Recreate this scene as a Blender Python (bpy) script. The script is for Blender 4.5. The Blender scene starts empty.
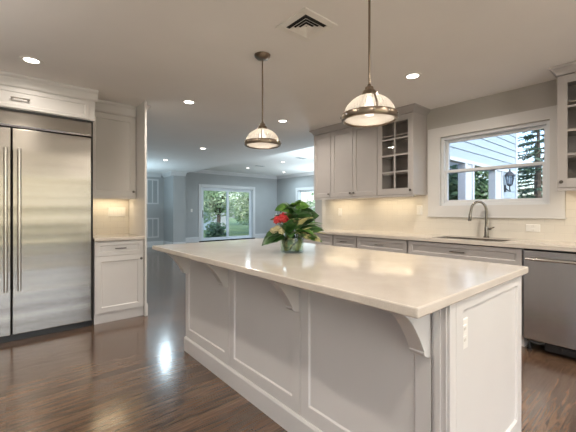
import bpy, bmesh, math, random
from math import sin, cos, pi, radians as R
from mathutils import Vector
random.seed(7)
S = bpy.context.scene
COL = S.collection

# ------------------------------------------------------------------ camera, world, exposure
F_PX, YAW, HORIZON, CAM_H = 331.1, R(49.6), 211.0, 1.2
cd = bpy.data.cameras.new('camera'); cam = bpy.data.objects.new('camera', cd); COL.objects.link(cam)
cd.sensor_width = 36.0; cd.lens = F_PX / 576 * 36.0
cd.shift_y = (HORIZON - 216.0) / 576.0
cam.location = (0, 0, CAM_H); cam.rotation_euler = (pi / 2, 0, YAW - pi / 2)
cd.clip_start = 0.02; cd.clip_end = 300
S.camera = cam

SKY_STRENGTH, CAN_W, HALL_W, PEND_W, STRIP_W, FILL_W = 0.62, 13.0, 22.0, 2.2, 1.3, 68.0  # last value drives the added unseen fill uplighters
w = bpy.data.worlds.new('sky'); S.world = w; w.use_nodes = True
nt = w.node_tree
sky = nt.nodes.new('ShaderNodeTexSky'); sky.sky_type = 'NISHITA'; sky.sun_disc = False
sky.sun_elevation = R(42); sky.sun_rotation = R(200); sky.air_density = 1.0; sky.dust_density = 2.5
bgn = nt.nodes['Background']; bgn.inputs['Strength'].default_value = SKY_STRENGTH
nt.links.new(sky.outputs[0], bgn.inputs['Color'])
vs = S.view_settings
vs.view_transform = 'Standard'; vs.look = 'None'; vs.gamma = 1.0; vs.exposure = 0.2; vs.use_curve_mapping = False
S.cycles.max_bounces = 14; S.cycles.diffuse_bounces = 7; S.cycles.glossy_bounces = 6
S.cycles.transparent_max_bounces = 24; S.cycles.transmission_bounces = 8
S.cycles.use_denoising = True; S.cycles.sample_clamp_indirect = 6.0
S.cycles.caustics_reflective = False; S.cycles.caustics_refractive = False


def portal(loc, rot, sx, sy):
    l = bpy.data.lights.new('daylight_portal', 'AREA'); l.shape = 'RECTANGLE'; l.size = sx; l.size_y = sy
    l.cycles.is_portal = True
    o = bpy.data.objects.new('daylight_portal', l); COL.objects.link(o); o.location = loc; o.rotation_euler = rot


# ------------------------------------------------------------------ materials
def mat(name, col, rough=0.5, metal=0.0, spec=0.5, coat=0.0):
    m = bpy.data.materials.new(name); m.use_nodes = True
    b = m.node_tree.nodes['Principled BSDF']
    b.inputs['Base Color'].default_value = (*col, 1); b.inputs['Roughness'].default_value = rough
    b.inputs['Metallic'].default_value = metal; b.inputs['Specular IOR Level'].default_value = spec
    b.inputs['Coat Weight'].default_value = coat
    return m


def N(m, t): return m.node_tree.nodes.new(t)
def LK(m, a, b): m.node_tree.links.new(a, b)
def BSDF(m): return m.node_tree.nodes['Principled BSDF']


def mottle(m, c1, c2, scale, detail=4, bump=0.0, lo=0.35, hi=0.65, stretch=None):
    tc = N(m, 'ShaderNodeTexCoord'); n = N(m, 'ShaderNodeTexNoise'); n.inputs['Scale'].default_value = scale
    n.inputs['Detail'].default_value = detail
    if stretch:
        mp = N(m, 'ShaderNodeMapping'); mp.inputs['Scale'].default_value = stretch
        LK(m, tc.outputs['Object'], mp.inputs[0]); LK(m, mp.outputs[0], n.inputs['Vector'])
    else: LK(m, tc.outputs['Object'], n.inputs['Vector'])
    r = N(m, 'ShaderNodeValToRGB'); r.color_ramp.elements[0].color = (*c1, 1); r.color_ramp.elements[1].color = (*c2, 1)
    r.color_ramp.elements[0].position = lo; r.color_ramp.elements[1].position = hi
    LK(m, n.outputs['Fac'], r.inputs[0]); LK(m, r.outputs[0], BSDF(m).inputs['Base Color'])
    if bump:
        b = N(m, 'ShaderNodeBump'); b.inputs['Strength'].default_value = bump; b.inputs['Distance'].default_value = 0.002
        LK(m, n.outputs['Fac'], b.inputs['Height']); LK(m, b.outputs[0], BSDF(m).inputs['Normal'])
    return m


def emis(name, col, s):
    m = bpy.data.materials.new(name); m.use_nodes = True; t = m.node_tree
    t.nodes.remove(t.nodes['Principled BSDF'])
    e = t.nodes.new('ShaderNodeEmission'); e.inputs[0].default_value = (*col, 1); e.inputs[1].default_value = s
    t.links.new(e.outputs[0], t.nodes['Material Output'].inputs[0]); return m


def pane_mat(name, tint, refl=1.0):
    m = bpy.data.materials.new(name); m.use_nodes = True; t = m.node_tree
    t.nodes.remove(t.nodes['Principled BSDF'])
    a = t.nodes.new('ShaderNodeBsdfTransparent'); a.inputs[0].default_value = (*tint, 1)
    g = t.nodes.new('ShaderNodeBsdfGlossy'); g.inputs['Roughness'].default_value = 0.01
    fr = t.nodes.new('ShaderNodeLayerWeight'); fr.inputs[0].default_value = .5
    pw = t.nodes.new('ShaderNodeMath'); pw.operation = 'POWER'; pw.inputs[1].default_value = 4.0
    mu = t.nodes.new('ShaderNodeMath'); mu.operation = 'MULTIPLY_ADD'; mu.inputs[1].default_value = .75 * refl; mu.inputs[2].default_value = .05 * refl
    t.links.new(fr.outputs['Facing'], pw.inputs[0])
    mx = t.nodes.new('ShaderNodeMixShader')
    t.links.new(pw.outputs[0], mu.inputs[0]); t.links.new(mu.outputs[0], mx.inputs[0])
    t.links.new(a.outputs[0], mx.inputs[1]); t.links.new(g.outputs[0], mx.inputs[2])
    t.links.new(mx.outputs[0], t.nodes['Material Output'].inputs[0]); return m


M = {}
M['paint'] = mottle(mat('cabinet_paint', (.76, .74, .72), 0.38), (.655, .635, .62), (.675, .655, .64), 3)
M['uppaint'] = mottle(mat('wall_cabinet_paint', (.66, .63, .61), 0.4), (.425, .395, .385), (.445, .415, .40), 3)
M['trim'] = mottle(mat('trim_paint', (.78, .77, .76), 0.4), (.67, .66, .655), (.69, .68, .675), 3)
M['ceil'] = mottle(mat('ceiling_paint', (.66, .64, .61), 0.8), (.82, .80, .78), (.84, .82, .80), 2)
M['wall'] = mottle(mat('wall_paint', (.5, .48, .45), 0.7), (.47, .45, .42), (.49, .47, .44), 2)
M['hallwall'] = mottle(mat('hall_paint', (.5, .5, .5), 0.7), (.42, .425, .425), (.44, .445, .445), 2)
M['black'] = mat('black_plastic', (.012, .012, .013), 0.35)
M['dark'] = mat('dark_gap', (.02, .02, .02), 0.8)
M['nickel'] = mat('brushed_nickel', (.50, .46, .40), 0.3, 1.0)
M['pewter'] = mat('dark_pewter', (.16, .145, .13), 0.35, 1.0)
M['brass'] = mat('antique_nickel', (.24, .19, .145), 0.28, 1.0)
M['faucetmetal'] = mat('faucet_nickel', (.27, .25, .225), 0.25, 1.0)
M['chrome'] = mat('chrome', (.7, .69, .67), 0.08, 1.0)
M['plate'] = mat('plate_plastic', (.82, .80, .76), 0.35)
M['vinyl'] = mat('vinyl_white', (.74, .76, .79), 0.35)
M['glass'] = pane_mat('window_glass', (.84, .87, .89), 0.6)
M['cabglass'] = pane_mat('cabinet_glass', (.90, .89, .88), 0.9)
M['vase'] = pane_mat('vase_glass', (.93, .97, .95), 0.8)
M['water'] = pane_mat('vase_water', (.90, .95, .86), 0.4)
M['cablining'] = mat('cabinet_inside', (.30, .28, .26), 0.6)
M['led'] = emis('lamp_lens', (1, .93, .82), 9.0)
M['bulb'] = emis('bulb_glow', (1, .90, .78), 5.0)
M['strip'] = emis('strip_lens', (1, .82, .58), 5.0)
M['leaf'] = mottle(mat('leaf_dark', (.03, .09, .02), 0.3, coat=.2), (.008, .03, .008), (.045, .12, .028), 14)
M['leaf2'] = mottle(mat('leaf_mid', (.07, .18, .03), 0.32, coat=.2), (.035, .11, .015), (.12, .26, .045), 16)
M['leafv'] = mottle(mat('leaf_variegated', (.3, .32, .12), 0.35), (.05, .12, .03), (.46, .42, .20), 22, lo=.46, hi=.56)
M['stem'] = mottle(mat('stem_green', (.10, .16, .03), 0.5), (.05, .10, .02), (.30, .30, .09), 40)
M['red'] = mottle(mat('petal_red', (.6, .03, .04), 0.5), (.42, .012, .02), (.75, .07, .07), 30)
M['cream'] = mottle(mat('petal_cream', (.7, .6, .42), 0.5), (.50, .44, .22), (.72, .66, .44), 60)
M['siding'] = mat('siding_paint', (.33, .41, .49), 0.55)
M['extwhite'] = mat('exterior_white', (.52, .57, .62), 0.5)
M['bark'] = mottle(mat('bark', (.12, .09, .07), 0.9), (.07, .055, .045), (.18, .14, .11), 12)
M['lawn'] = mottle(mat('lawn', (.2, .32, .12), 0.9), (.10, .18, .06), (.22, .30, .12), 1.2)
M['needles'] = mottle(mat('needles', (.05, .11, .07), 0.8), (.03, .075, .05), (.12, .20, .12), 2.5)
M['foliage'] = mottle(mat('tree_leaves', (.15, .28, .09), 0.6), (.22, .36, .17), (.56, .66, .44), 2.0)
M['bushleaf'] = mottle(mat('bush_leaves', (.08, .16, .07), 0.6), (.05, .12, .05), (.16, .26, .12), 3)
M['pink'] = mottle(mat('azalea', (.7, .35, .35), 0.6), (.60, .30, .28), (.75, .50, .45), 8)
M['roofing'] = mat('shingles', (.30, .28, .28), 0.8)
M['iron'] = mat('black_iron', (.03, .035, .045), 0.5)
M['lanternglass'] = pane_mat('lantern_glass', (.75, .8, .85), 1.0)

# quartz
q = mat('quartz', (.74, .68, .60), 0.11, spec=0.5); M['quartz'] = q
tc = N(q, 'ShaderNodeTexCoord'); n1 = N(q, 'ShaderNodeTexNoise'); n1.inputs['Scale'].default_value = 260; n1.inputs['Detail'].default_value = 2
n2 = N(q, 'ShaderNodeTexNoise'); n2.inputs['Scale'].default_value = 7
rp = N(q, 'ShaderNodeValToRGB'); rp.color_ramp.elements[0].position = .40; rp.color_ramp.elements[1].position = .62
rp.color_ramp.elements[0].color = (.57, .51, .45, 1); rp.color_ramp.elements[1].color = (.63, .57, .505, 1)
mxn = N(q, 'ShaderNodeMath'); mxn.operation = 'MULTIPLY_ADD'; mxn.inputs[1].default_value = .5
LK(q, tc.outputs['Object'], n1.inputs['Vector']); LK(q, tc.outputs['Object'], n2.inputs['Vector'])
hm = N(q, 'ShaderNodeMath'); hm.operation = 'MULTIPLY'; hm.inputs[1].default_value = .5
LK(q, n2.outputs['Fac'], hm.inputs[0]); LK(q, n1.outputs['Fac'], mxn.inputs[0]); LK(q, hm.outputs[0], mxn.inputs[2])
LK(q, mxn.outputs[0], rp.inputs[0]); LK(q, rp.outputs[0], BSDF(q).inputs['Base Color'])

# stainless steel, brushed, doors very slightly wavy
def steel(name, col, rough, wav, sc=(.25, .25, 5.5)):
    s = mat(name, col, rough, 1.0)
    tc = N(s, 'ShaderNodeTexCoord'); mp = N(s, 'ShaderNodeMapping'); mp.inputs['Scale'].default_value = sc
    nz = N(s, 'ShaderNodeTexNoise'); nz.inputs['Scale'].default_value = 1.0; nz.inputs['Detail'].default_value = 1
    LK(s, tc.outputs['Object'], mp.inputs[0]); LK(s, mp.outputs[0], nz.inputs['Vector'])
    b = N(s, 'ShaderNodeBump'); b.inputs['Strength'].default_value = wav; b.inputs['Distance'].default_value = 0.02
    LK(s, nz.outputs['Fac'], b.inputs['Height'])
    mp2 = N(s, 'ShaderNodeMapping'); mp2.inputs['Scale'].default_value = (4, 4, 900)
    n2 = N(s, 'ShaderNodeTexNoise'); n2.inputs['Scale'].default_value = 1.0
    LK(s, tc.outputs['Object'], mp2.inputs[0]); LK(s, mp2.outputs[0], n2.inputs['Vector'])
    b2 = N(s, 'ShaderNodeBump'); b2.inputs['Strength'].default_value = .12; b2.inputs['Distance'].default_value = 0.001
    LK(s, n2.outputs['Fac'], b2.inputs['Height']); LK(s, b.outputs[0], b2.inputs['Normal'])
    LK(s, b2.outputs[0], BSDF(s).inputs['Normal'])
    return s
M['steel'] = steel('stainless_steel', (.315, .29, .262), 0.21, 0.3)
M['bar'] = mat('handle_steel', (.70, .67, .63), 0.22, 1.0)
M['dwsteel'] = steel('stainless_cool', (.56, .56, .57), 0.24, 0.8, (5, 6, .5))

# dark oak floor: planks along X
fl = mat('oak_floor', (.1, .06, .04), 0.2, spec=1.0, coat=.35); BSDF(fl).inputs['Coat Roughness'].default_value = .12; M['floor'] = fl
tc = N(fl, 'ShaderNodeTexCoord'); mp = N(fl, 'ShaderNodeMapping')
br = N(fl, 'ShaderNodeTexBrick'); br.inputs['Scale'].default_value = 1.0; br.inputs['Brick Width'].default_value = 1.35
br.inputs['Row Height'].default_value = 0.083; br.inputs['Mortar Size'].default_value = 0.0012; br.offset = 0.37; br.offset_frequency = 3
br.inputs['Color1'].default_value = (.090, .053, .033, 1); br.inputs['Color2'].default_value = (.150, .092, .060, 1); br.inputs['Mortar'].default_value = (.05, .032, .024, 1)
br.inputs['Bias'].default_value = 0.0
LK(fl, tc.outputs['Object'], mp.inputs[0]); LK(fl, mp.outputs[0], br.inputs['Vector'])
mg = N(fl, 'ShaderNodeMapping'); mg.inputs['Scale'].default_value = (2.2, 34, 1)
ng = N(fl, 'ShaderNodeTexNoise'); ng.inputs['Scale'].default_value = 1.6; ng.inputs['Detail'].default_value = 7; ng.inputs['Distortion'].default_value = 1.3
LK(fl, tc.outputs['Object'], mg.inputs[0]); LK(fl, mg.outputs[0], ng.inputs['Vector'])
rg = N(fl, 'ShaderNodeValToRGB'); rg.color_ramp.elements[0].position = .34; rg.color_ramp.elements[1].position = .68
rg.color_ramp.elements[0].color = (.58, .54, .50, 1); rg.color_ramp.elements[1].color = (1.38, 1.36, 1.32, 1)
LK(fl, ng.outputs['Fac'], rg.inputs[0])
ml = N(fl, 'ShaderNodeMixRGB'); ml.blend_type = 'MULTIPLY'; ml.inputs[0].default_value = 1.0
LK(fl, br.outputs['Color'], ml.inputs[1]); LK(fl, rg.outputs[0], ml.inputs[2]); LK(fl, ml.outputs[0], BSDF(fl).inputs['Base Color'])
bp = N(fl, 'ShaderNodeBump'); bp.inputs['Strength'].default_value = .13; bp.inputs['Distance'].default_value = .002
LK(fl, ng.outputs['Fac'], bp.inputs['Height']); LK(fl, bp.outputs[0], BSDF(fl).inputs['Normal'])
rr = N(fl, 'ShaderNodeMapRange'); rr.inputs['To Min'].default_value = .12; rr.inputs['To Max'].default_value = .24
LK(fl, ng.outputs['Fac'], rr.inputs['Value']); LK(fl, rr.outputs[0], BSDF(fl).inputs['Roughness'])

# glazed subway tile
def tile(name, axis):
    t = mat(name, (.7, .66, .58), 0.12)
    tc = N(t, 'ShaderNodeTexCoord'); sp = N(t, 'ShaderNodeSeparateXYZ'); cb = N(t, 'ShaderNodeCombineXYZ')
    LK(t, tc.outputs['Object'], sp.inputs[0]); LK(t, sp.outputs[axis], cb.inputs[0]); LK(t, sp.outputs[2], cb.inputs[1])
    b = N(t, 'ShaderNodeTexBrick'); b.inputs['Scale'].default_value = 1; b.inputs['Brick Width'].default_value = .152; b.inputs['Row Height'].default_value = .076
    b.inputs['Mortar Size'].default_value = .0016; b.inputs['Color1'].default_value = (.72, .68, .61, 1); b.inputs['Color2'].default_value = (.70, .66, .59, 1)
    b.inputs['Mortar'].default_value = (.63, .59, .53, 1)
    LK(t, cb.outputs[0], b.inputs['Vector']); LK(t, b.outputs['Color'], BSDF(t).inputs['Base Color'])
    iv = N(t, 'ShaderNodeMath'); iv.operation = 'SUBTRACT'; iv.inputs[0].default_value = 1; LK(t, b.outputs['Fac'], iv.inputs[1])
    nz = N(t, 'ShaderNodeTexNoise'); nz.inputs['Scale'].default_value = 9; LK(t, tc.outputs['Object'], nz.inputs['Vector'])
    ad = N(t, 'ShaderNodeMath'); ad.operation = 'ADD'; LK(t, iv.outputs[0], ad.inputs[0]); LK(t, nz.outputs['Fac'], ad.inputs[1])
    bu = N(t, 'ShaderNodeBump'); bu.inputs['Strength'].default_value = .5; bu.inputs['Distance'].default_value = .003
    LK(t, ad.outputs[0], bu.inputs['Height']); LK(t, bu.outputs[0], BSDF(t).inputs['Normal']); return t
M['tileY'] = tile('subway_tile_window_wall', 1); M['tileX'] = tile('subway_tile_fridge_wall', 0)

# ribbed pendant glass
g = bpy.data.materials.new('ribbed_glass'); g.use_nodes = True; t = g.node_tree; t.nodes.remove(t.nodes['Principled BSDF'])
tr = t.nodes.new('ShaderNodeBsdfTranslucent'); tr.inputs[0].default_value = (.95, .92, .88, 1)
tp = t.nodes.new('ShaderNodeBsdfTransparent'); tp.inputs[0].default_value = (.95, .93, .9, 1)
gl = t.nodes.new('ShaderNodeBsdfGlossy'); gl.inputs['Roughness'].default_value = .08
df = t.nodes.new('ShaderNodeBsdfDiffuse'); df.inputs[0].default_value = (.85, .82, .78, 1)
m1 = t.nodes.new('ShaderNodeMixShader'); m1.inputs[0].default_value = .35
m2 = t.nodes.new('ShaderNodeMixShader'); m2.inputs[0].default_value = .30
m3 = t.nodes.new('ShaderNodeMixShader'); m3.inputs[0].default_value = .10
t.links.new(tr.outputs[0], m1.inputs[1]); t.links.new(df.outputs[0], m1.inputs[2])
t.links.new(m1.outputs[0], m2.inputs[1]); t.links.new(tp.outputs[0], m2.inputs[2])
t.links.new(m2.outputs[0], m3.inputs[1]); t.links.new(gl.outputs[0], m3.inputs[2])
t.links.new(m3.outputs[0], t.nodes['Material Output'].inputs[0]); M['ribglass'] = g


# ------------------------------------------------------------------ geometry helpers
def FX(plane): return lambda u, d, z: (plane + d, u, z)      # a front that faces -X; d runs inward
def FY(plane): return lambda u, d, z: (u, plane + d, z)      # a front that faces -Y
def ID(x, y, z): return (x, y, z)
ORG = {}


class MB:
    def __init__(s): s.v = []; s.f = []
    def add(s, vs_, fs):
        k = len(s.v); s.v += [tuple(p) for p in vs_]; s.f += [tuple(i + k for i in f) for f in fs]; return s
    def box(s, a0, a1, b0, b1, c0, c1, m=ID):
        P = [m(a, b, c) for c in (c0, c1) for b in (b0, b1) for a in (a0, a1)]
        return s.add(P, [(0, 2, 3, 1), (4, 5, 7, 6), (0, 1, 5, 4), (2, 6, 7, 3), (0, 4, 6, 2), (1, 3, 7, 5)])
    def frustum(s, r0, r1, m=ID):       # r = (a0,a1,b0,b1,c)
        P = [m(a, b, r[4]) for r in (r0, r1) for b in r[2:4] for a in r[0:2]]
        return s.add(P, [(0, 2, 3, 1), (4, 5, 7, 6), (0, 1, 5, 4), (2, 6, 7, 3), (0, 4, 6, 2), (1, 3, 7, 5)])
    def shaker(s, m, u0, u1, z0, z1, t=.02, st=.06, rec=.010, sl=.006, stb=None, stt=None):
        stb = stb or st; stt = stt or st
        def ring(a0, a1, b0, b1, d): return [m(a0, d, b0), m(a1, d, b0), m(a1, d, b1), m(a0, d, b1)]
        P = ring(u0, u1, z0, z1, t) + ring(u0, u1, z0, z1, 0) + ring(u0 + st, u1 - st, z0 + stb, z1 - stt, 0) + \
            ring(u0 + st + sl, u1 - st - sl, z0 + stb + sl, z1 - stt - sl, rec)
        fs = [(0, 1, 2, 3), (12, 13, 14, 15)]
        for k in range(3):
            for i in range(4):
                j = (i + 1) % 4; fs.append((k * 4 + i, k * 4 + j, k * 4 + 4 + j, k * 4 + 4 + i))
        return s.add(P, fs)
    def prism(s, prof, a, b, m):        # prof: list of (p,q); m(p,q,t)
        n = len(prof); P = [m(p, q, a) for p, q in prof] + [m(p, q, b) for p, q in prof]
        return s.add(P, [tuple(range(n)), tuple(range(2 * n - 1, n - 1, -1))] + [(i, (i + 1) % n, n + (i + 1) % n, n + i) for i in range(n)])
    def lathe(s, prof, c=(0, 0, 0), n=24, m=None, rib=None):
        m = m or (lambda a, b, h: (c[0] + a, c[1] + b, c[2] + h)); P = []; fs = []
        for r, h in prof:
            for i in range(n):
                an = 2 * pi * i / n; rr = r * (rib(i) if rib else 1)
                P.append(m(rr * cos(an), rr * sin(an), h))
        for k in range(len(prof) - 1):
            for i in range(n):
                j = (i + 1) % n; fs.append((k * n + i, k * n + j, k * n + n + j, k * n + n + i))
        if prof[0][0] > 1e-6: fs.append(tuple(range(n - 1, -1, -1)))
        if prof[-1][0] > 1e-6: fs.append(tuple((len(prof) - 1) * n + i for i in range(n)))
        return s.add(P, fs)
    def lathe_open(s, prof, c, n=24, rib=None):
        P = []; fs = []
        for r, h in prof:
            for i in range(n):
                an = 2 * pi * i / n; rr = r * (rib(i) if rib else 1); P.append((c[0] + rr * cos(an), c[1] + rr * sin(an), c[2] + h))
        L = len(prof)
        for k in range(L - 1):
            for i in range(n):
                j = (i + 1) % n; fs.append((k * n + i, k * n + j, k * n + n + j, k * n + n + i))
        return s.add(P, fs)
    def tube(s, pts, r, n=10):
        pts = [Vector(p) for p in pts]; rs = r if isinstance(r, (list, tuple)) else [r] * len(pts)
        P = []; fs = []; up = None
        for k, p in enumerate(pts):
            d = (pts[min(k + 1, len(pts) - 1)] - pts[max(k - 1, 0)]).normalized()
            if up is None: up = d.orthogonal().normalized()
            else:
                up = (up - d * up.dot(d));
                up = up.normalized() if up.length > 1e-6 else d.orthogonal().normalized()
            sd = d.cross(up)
            for i in range(n):
                a = 2 * pi * i / n; P.append(p + (up * cos(a) + sd * sin(a)) * rs[k])
        for k in range(len(pts) - 1):
            for i in range(n):
                j = (i + 1) % n; fs.append((k * n + i, k * n + j, k * n + n + j, k * n + n + i))
        fs.append(tuple(range(n - 1, -1, -1))); fs.append(tuple((len(pts) - 1) * n + i for i in range(n)))
        return s.add(P, fs)
    def build(s, name, m, parent=None, origin=None, bevel=0.0, smooth=False, ang=35, recalc=True):
        o0 = ORG.get(parent.name, Vector((0, 0, 0))) if parent else Vector(origin or (0, 0, 0))
        me = bpy.data.meshes.new(name)
        me.from_pydata([tuple(Vector(p) - o0) for p in s.v], [], s.f)
        if recalc:
            b = bmesh.new(); b.from_mesh(me); bmesh.ops.recalc_face_normals(b, faces=b.faces); b.to_mesh(me); b.free()
        me.materials.append(M[m] if isinstance(m, str) else m)
        o = bpy.data.objects.new(name, me); COL.objects.link(o)
        if smooth:
            me.polygons.foreach_set('use_smooth', [True] * len(me.polygons)); me.set_sharp_from_angle(angle=R(ang))
        if bevel:
            bv = o.modifiers.new('bevel', 'BEVEL'); bv.width = bevel; bv.segments = 2; bv.limit_method = 'ANGLE'; bv.angle_limit = R(40)
        if parent: o.parent = parent
        else: o.location = o0
        ORG[o.name] = o0
        return o


def thing(name, label, cat, loc=(0, 0, 0), group=None):
    o = bpy.data.objects.new(name, None); COL.objects.link(o); o.location = loc; o.empty_display_size = .1
    o['label'] = label; o['category'] = cat
    if group: o['group'] = group
    ORG[o.name] = Vector(loc); return o


def tag(o, label, cat, group=None):
    o['label'] = label; o['category'] = cat
    if group: o['group'] = group
    return o


def struct(o, label=None, cat=None):
    o['kind'] = 'structure'
    if label: o['label'] = label
    if cat: o['category'] = cat
    return o


def dup(root, loc, label, cat=None):
    def cp(o, par):
        c = o.copy(); COL.objects.link(c); c.parent = par
        for ch in list(o.children): cp(ch, c)
        return c
    r = cp(root, None); r.location = loc; r['label'] = label; ORG[r.name] = Vector(loc); return r


def walls_with_hole(mb, m, u0, u1, z0, z1, d0, d1, holes):
    """boxes filling u0..u1 x z0..z1 around rectangular holes (u0,u1,z0,z1), holes sorted by u."""
    u = u0
    for a, b, c, d in holes:
        mb.box(u, a, d0, d1, z0, z1, m) if a > u else None
        if c > z0: mb.box(a, b, d0, d1, z0, c, m)
        if d < z1: mb.box(a, b, d0, d1, d, z1, m)
        u = b
    if u1 > u: mb.box(u, u1, d0, d1, z0, z1, m)
    return mb


# ------------------------------------------------------------------ the setting
CEIL, FCEIL, W, L, U, HX = 2.46, 2.80, 4.01, 3.41, 3.68, 4.56
FR_X, FR_Y = 9.57, 12.04          # family room: right wall, far wall
MB_ = MB
struct(MB().box(-3.2, FR_X + .15, -3.2, FR_Y + .15, -.14, 0).build('floor', 'floor'), 'dark brown glossy oak plank floor', 'floor')
cm = MB().box(-3.2, W + .15, -3.2, 11.45, CEIL, CEIL + .45); cm.box(W + .15, HX, 3.85, 12.19, CEIL, CEIL + .45)
struct(cm.build('ceiling', 'ceil'), 'flat painted kitchen ceiling', 'ceiling')
struct(walls_with_hole(MB(), lambda u, d, z: (u, z, FCEIL + d), HX, FR_X + .15, 3.85, FR_Y + .15, 0, .12, [(5.4, 9.0, 4.3, 5.7)]).build('ceiling_far', 'ceil'), 'higher ceiling of the far family room', 'ceiling')

wm = walls_with_hole(MB(), FX(W), -3.2, 3.85, 0, CEIL, 0, .15, [(.795, 1.86, 1.262, 2.09)])
struct(wm.build('wall_right', 'wall'), 'taupe painted wall with the sink window', 'wall')
struct(MB().box(-3.2, 1.2, 4.58, 4.73, 0, CEIL).build('wall_left', 'wall'), 'wall behind the refrigerator', 'wall')
struct(MB().box(1.08, 1.22, 4.73, 11.3, 0, CEIL).build('wall_hall', 'hallwall'), 'hall side wall past the refrigerator', 'wall')
struct(MB().box(1.202, 1.224, 3.93, 4.73, 0, CEIL).build('wall_partition', 'paint'), 'painted end panel beside the small cabinet', 'wall')
struct(MB().box(1.08, 4.07, 11.3, 11.45, 0, CEIL).build('wall_back', 'hallwall'), 'grey hall end wall with two return grilles', 'wall')
struct(MB().box(4.07, 4.48, 10.45, 12.04, 0, CEIL).build('wall_pier', 'hallwall'), 'grey wall pier beside the sliding door', 'wall')
wm = walls_with_hole(MB(), FY(FR_Y), 4.07, FR_X + .15, 0, FCEIL, 0, .15, [(5.80, 8.22, .02, 2.13)])
struct(wm.build('wall_far', 'hallwall'), 'pale grey far wall with the sliding glass door', 'wall')
wm = walls_with_hole(MB(), FX(FR_X), 3.85, FR_Y, 0, FCEIL, 0, .15, [(5.2, 7.6, .5, 2.1), (8.3, 10.6, .5, 2.08)])
struct(wm.build('wall_garden', 'hallwall'), 'pale grey family room side wall with its window and an added one', 'wall')
struct(MB().box(W, FR_X + .15, 3.85, 4.0, 0, FCEIL).build('wall_near', 'hallwall'), 'family room near wall', 'wall')
wm = walls_with_hole(MB(), FY(-3.2), -3.2, W + .15, 0, CEIL, -.15, 0, [(-1.6, 2.6, .2, 2.25)])
struct(wm.build('wall_rear', 'wall'), 'wall behind the viewer with an added wide window', 'wall')
struct(walls_with_hole(MB(), FX(-3.2), -3.2, 4.73, 0, CEIL, -.15, 0, [(-1.6, .8, .9, 2.15)]).build('wall_side', 'wall'), 'side wall of the breakfast area', 'wall')


def window(name, label, m, u0, u1, z0, z1, cas=.11, depth=.15, kind='fixed', casname='casing', casing=True, bot=None, mullions=(), door=False):
    """window in a wall whose room face is d=0 (d inward = outward from the room)"""
    t = struct(thing(name, label, 'door' if door else 'window', m((u0 + u1) / 2, 0, z0)))
    if casing:
        c = MB(); bz = z0 - (bot or cas)
        c.box(u0 - cas, u0, -.022, 0, bz if not door else z0 - .02, z1 + cas, m); c.box(u1, u1 + cas, -.022, 0, bz if not door else z0 - .02, z1 + cas, m)
        c.box(u0, u1, -.022, 0, z1, z1 + cas, m)
        if not door: c.box(u0, u1, -.022, 0, bz, z0, m)
        c.build(casname, 'trim', t, bevel=.004)
    f = MB(); s = .035
    f.box(u0, u0 + s, .02, depth, z0, z1, m).box(u1 - s, u1, .02, depth, z0, z1, m).box(u0 + s, u1 - s, .02, depth, z0, z0 + s, m).box(u0 + s, u1 - s, .02, depth, z1 - s, z1, m)
    f.build('window_frame', 'vinyl', t, bevel=.003)
    return t


def sash(t, m, u0, u1, z0, z1, d0, name='sash', st=.04, mat_='vinyl', bars=(), th=.035):
    f = MB(); f.box(u0, u0 + st, d0, d0 + th, z0, z1, m).box(u1 - st, u1, d0, d0 + th, z0, z1, m)
    f.box(u0 + st, u1 - st, d0, d0 + th, z0, z0 + st, m).box(u0 + st, u1 - st, d0, d0 + th, z1 - st, z1, m)
    for a in bars: f.box(a - .01, a + .01, d0 + .005, d0 + .03, z0 + st, z1 - st, m)
    o = f.build(name, mat_, t, bevel=.003)
    g = MB().box(u0 + st, u1 - st, d0 + th * .45, d0 + th * .45 + .004, z0 + st, z1 - st, m).build('pane', 'glass', o)
    return o


# window_1: double-hung over the sink
m = FX(W)
t = window('window_1', 'white double-hung window over the sink', m, .795, 1.86, 1.262, 2.09, casing=False)
c = MB(); c.box(1.86, 2.005, -.022, 0, 1.14, 2.207, m); c.box(.68, .795, -.022, 0, 1.14, 2.207, m); c.box(.795, 1.86, -.022, 0, 2.09, 2.207, m); c.box(.795, 1.86, -.022, 0, 1.14, 1.262, m)
c.build('casing', 'trim', t)
MB().box(.79, 1.865, -.012, .02, 1.25, 1.264, m).build('stool', 'trim', t)
sash(t, m, .832, 1.823, 1.655, 2.052, .075, 'upper_sash', st=.028)
sash(t, m, .832, 1.823, 1.298, 1.690, .030, 'lower_sash', st=.032)
MB().box(.67, 2.015, -.034, -.0005, 1.125, 1.139, m).build('apron_ledge', 'trim', t, bevel=.003)
# sliding glass door
m = FY(FR_Y)
t = window('door_1', 'white sliding glass patio door on the far wall', m, 5.80, 8.22, .02, 2.13, cas=.12, door=True)
sash(t, m, 5.835, 7.06, .055, 2.095, .05, 'sliding_panel', st=.085)
sash(t, m, 6.98, 8.185, .055, 2.095, .09, 'fixed_panel', st=.085)
MB().box(5.7, 8.3, -.06, 0, .0, .035, m).build('threshold', 'dark', t)
MB().tube([(5.875, FR_Y + .035, .95), (5.875, FR_Y + .02, .97), (5.875, FR_Y + .02, 1.2), (5.875, FR_Y + .035, 1.22)], .012).build('handle', 'pewter', t, smooth=True)
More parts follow.
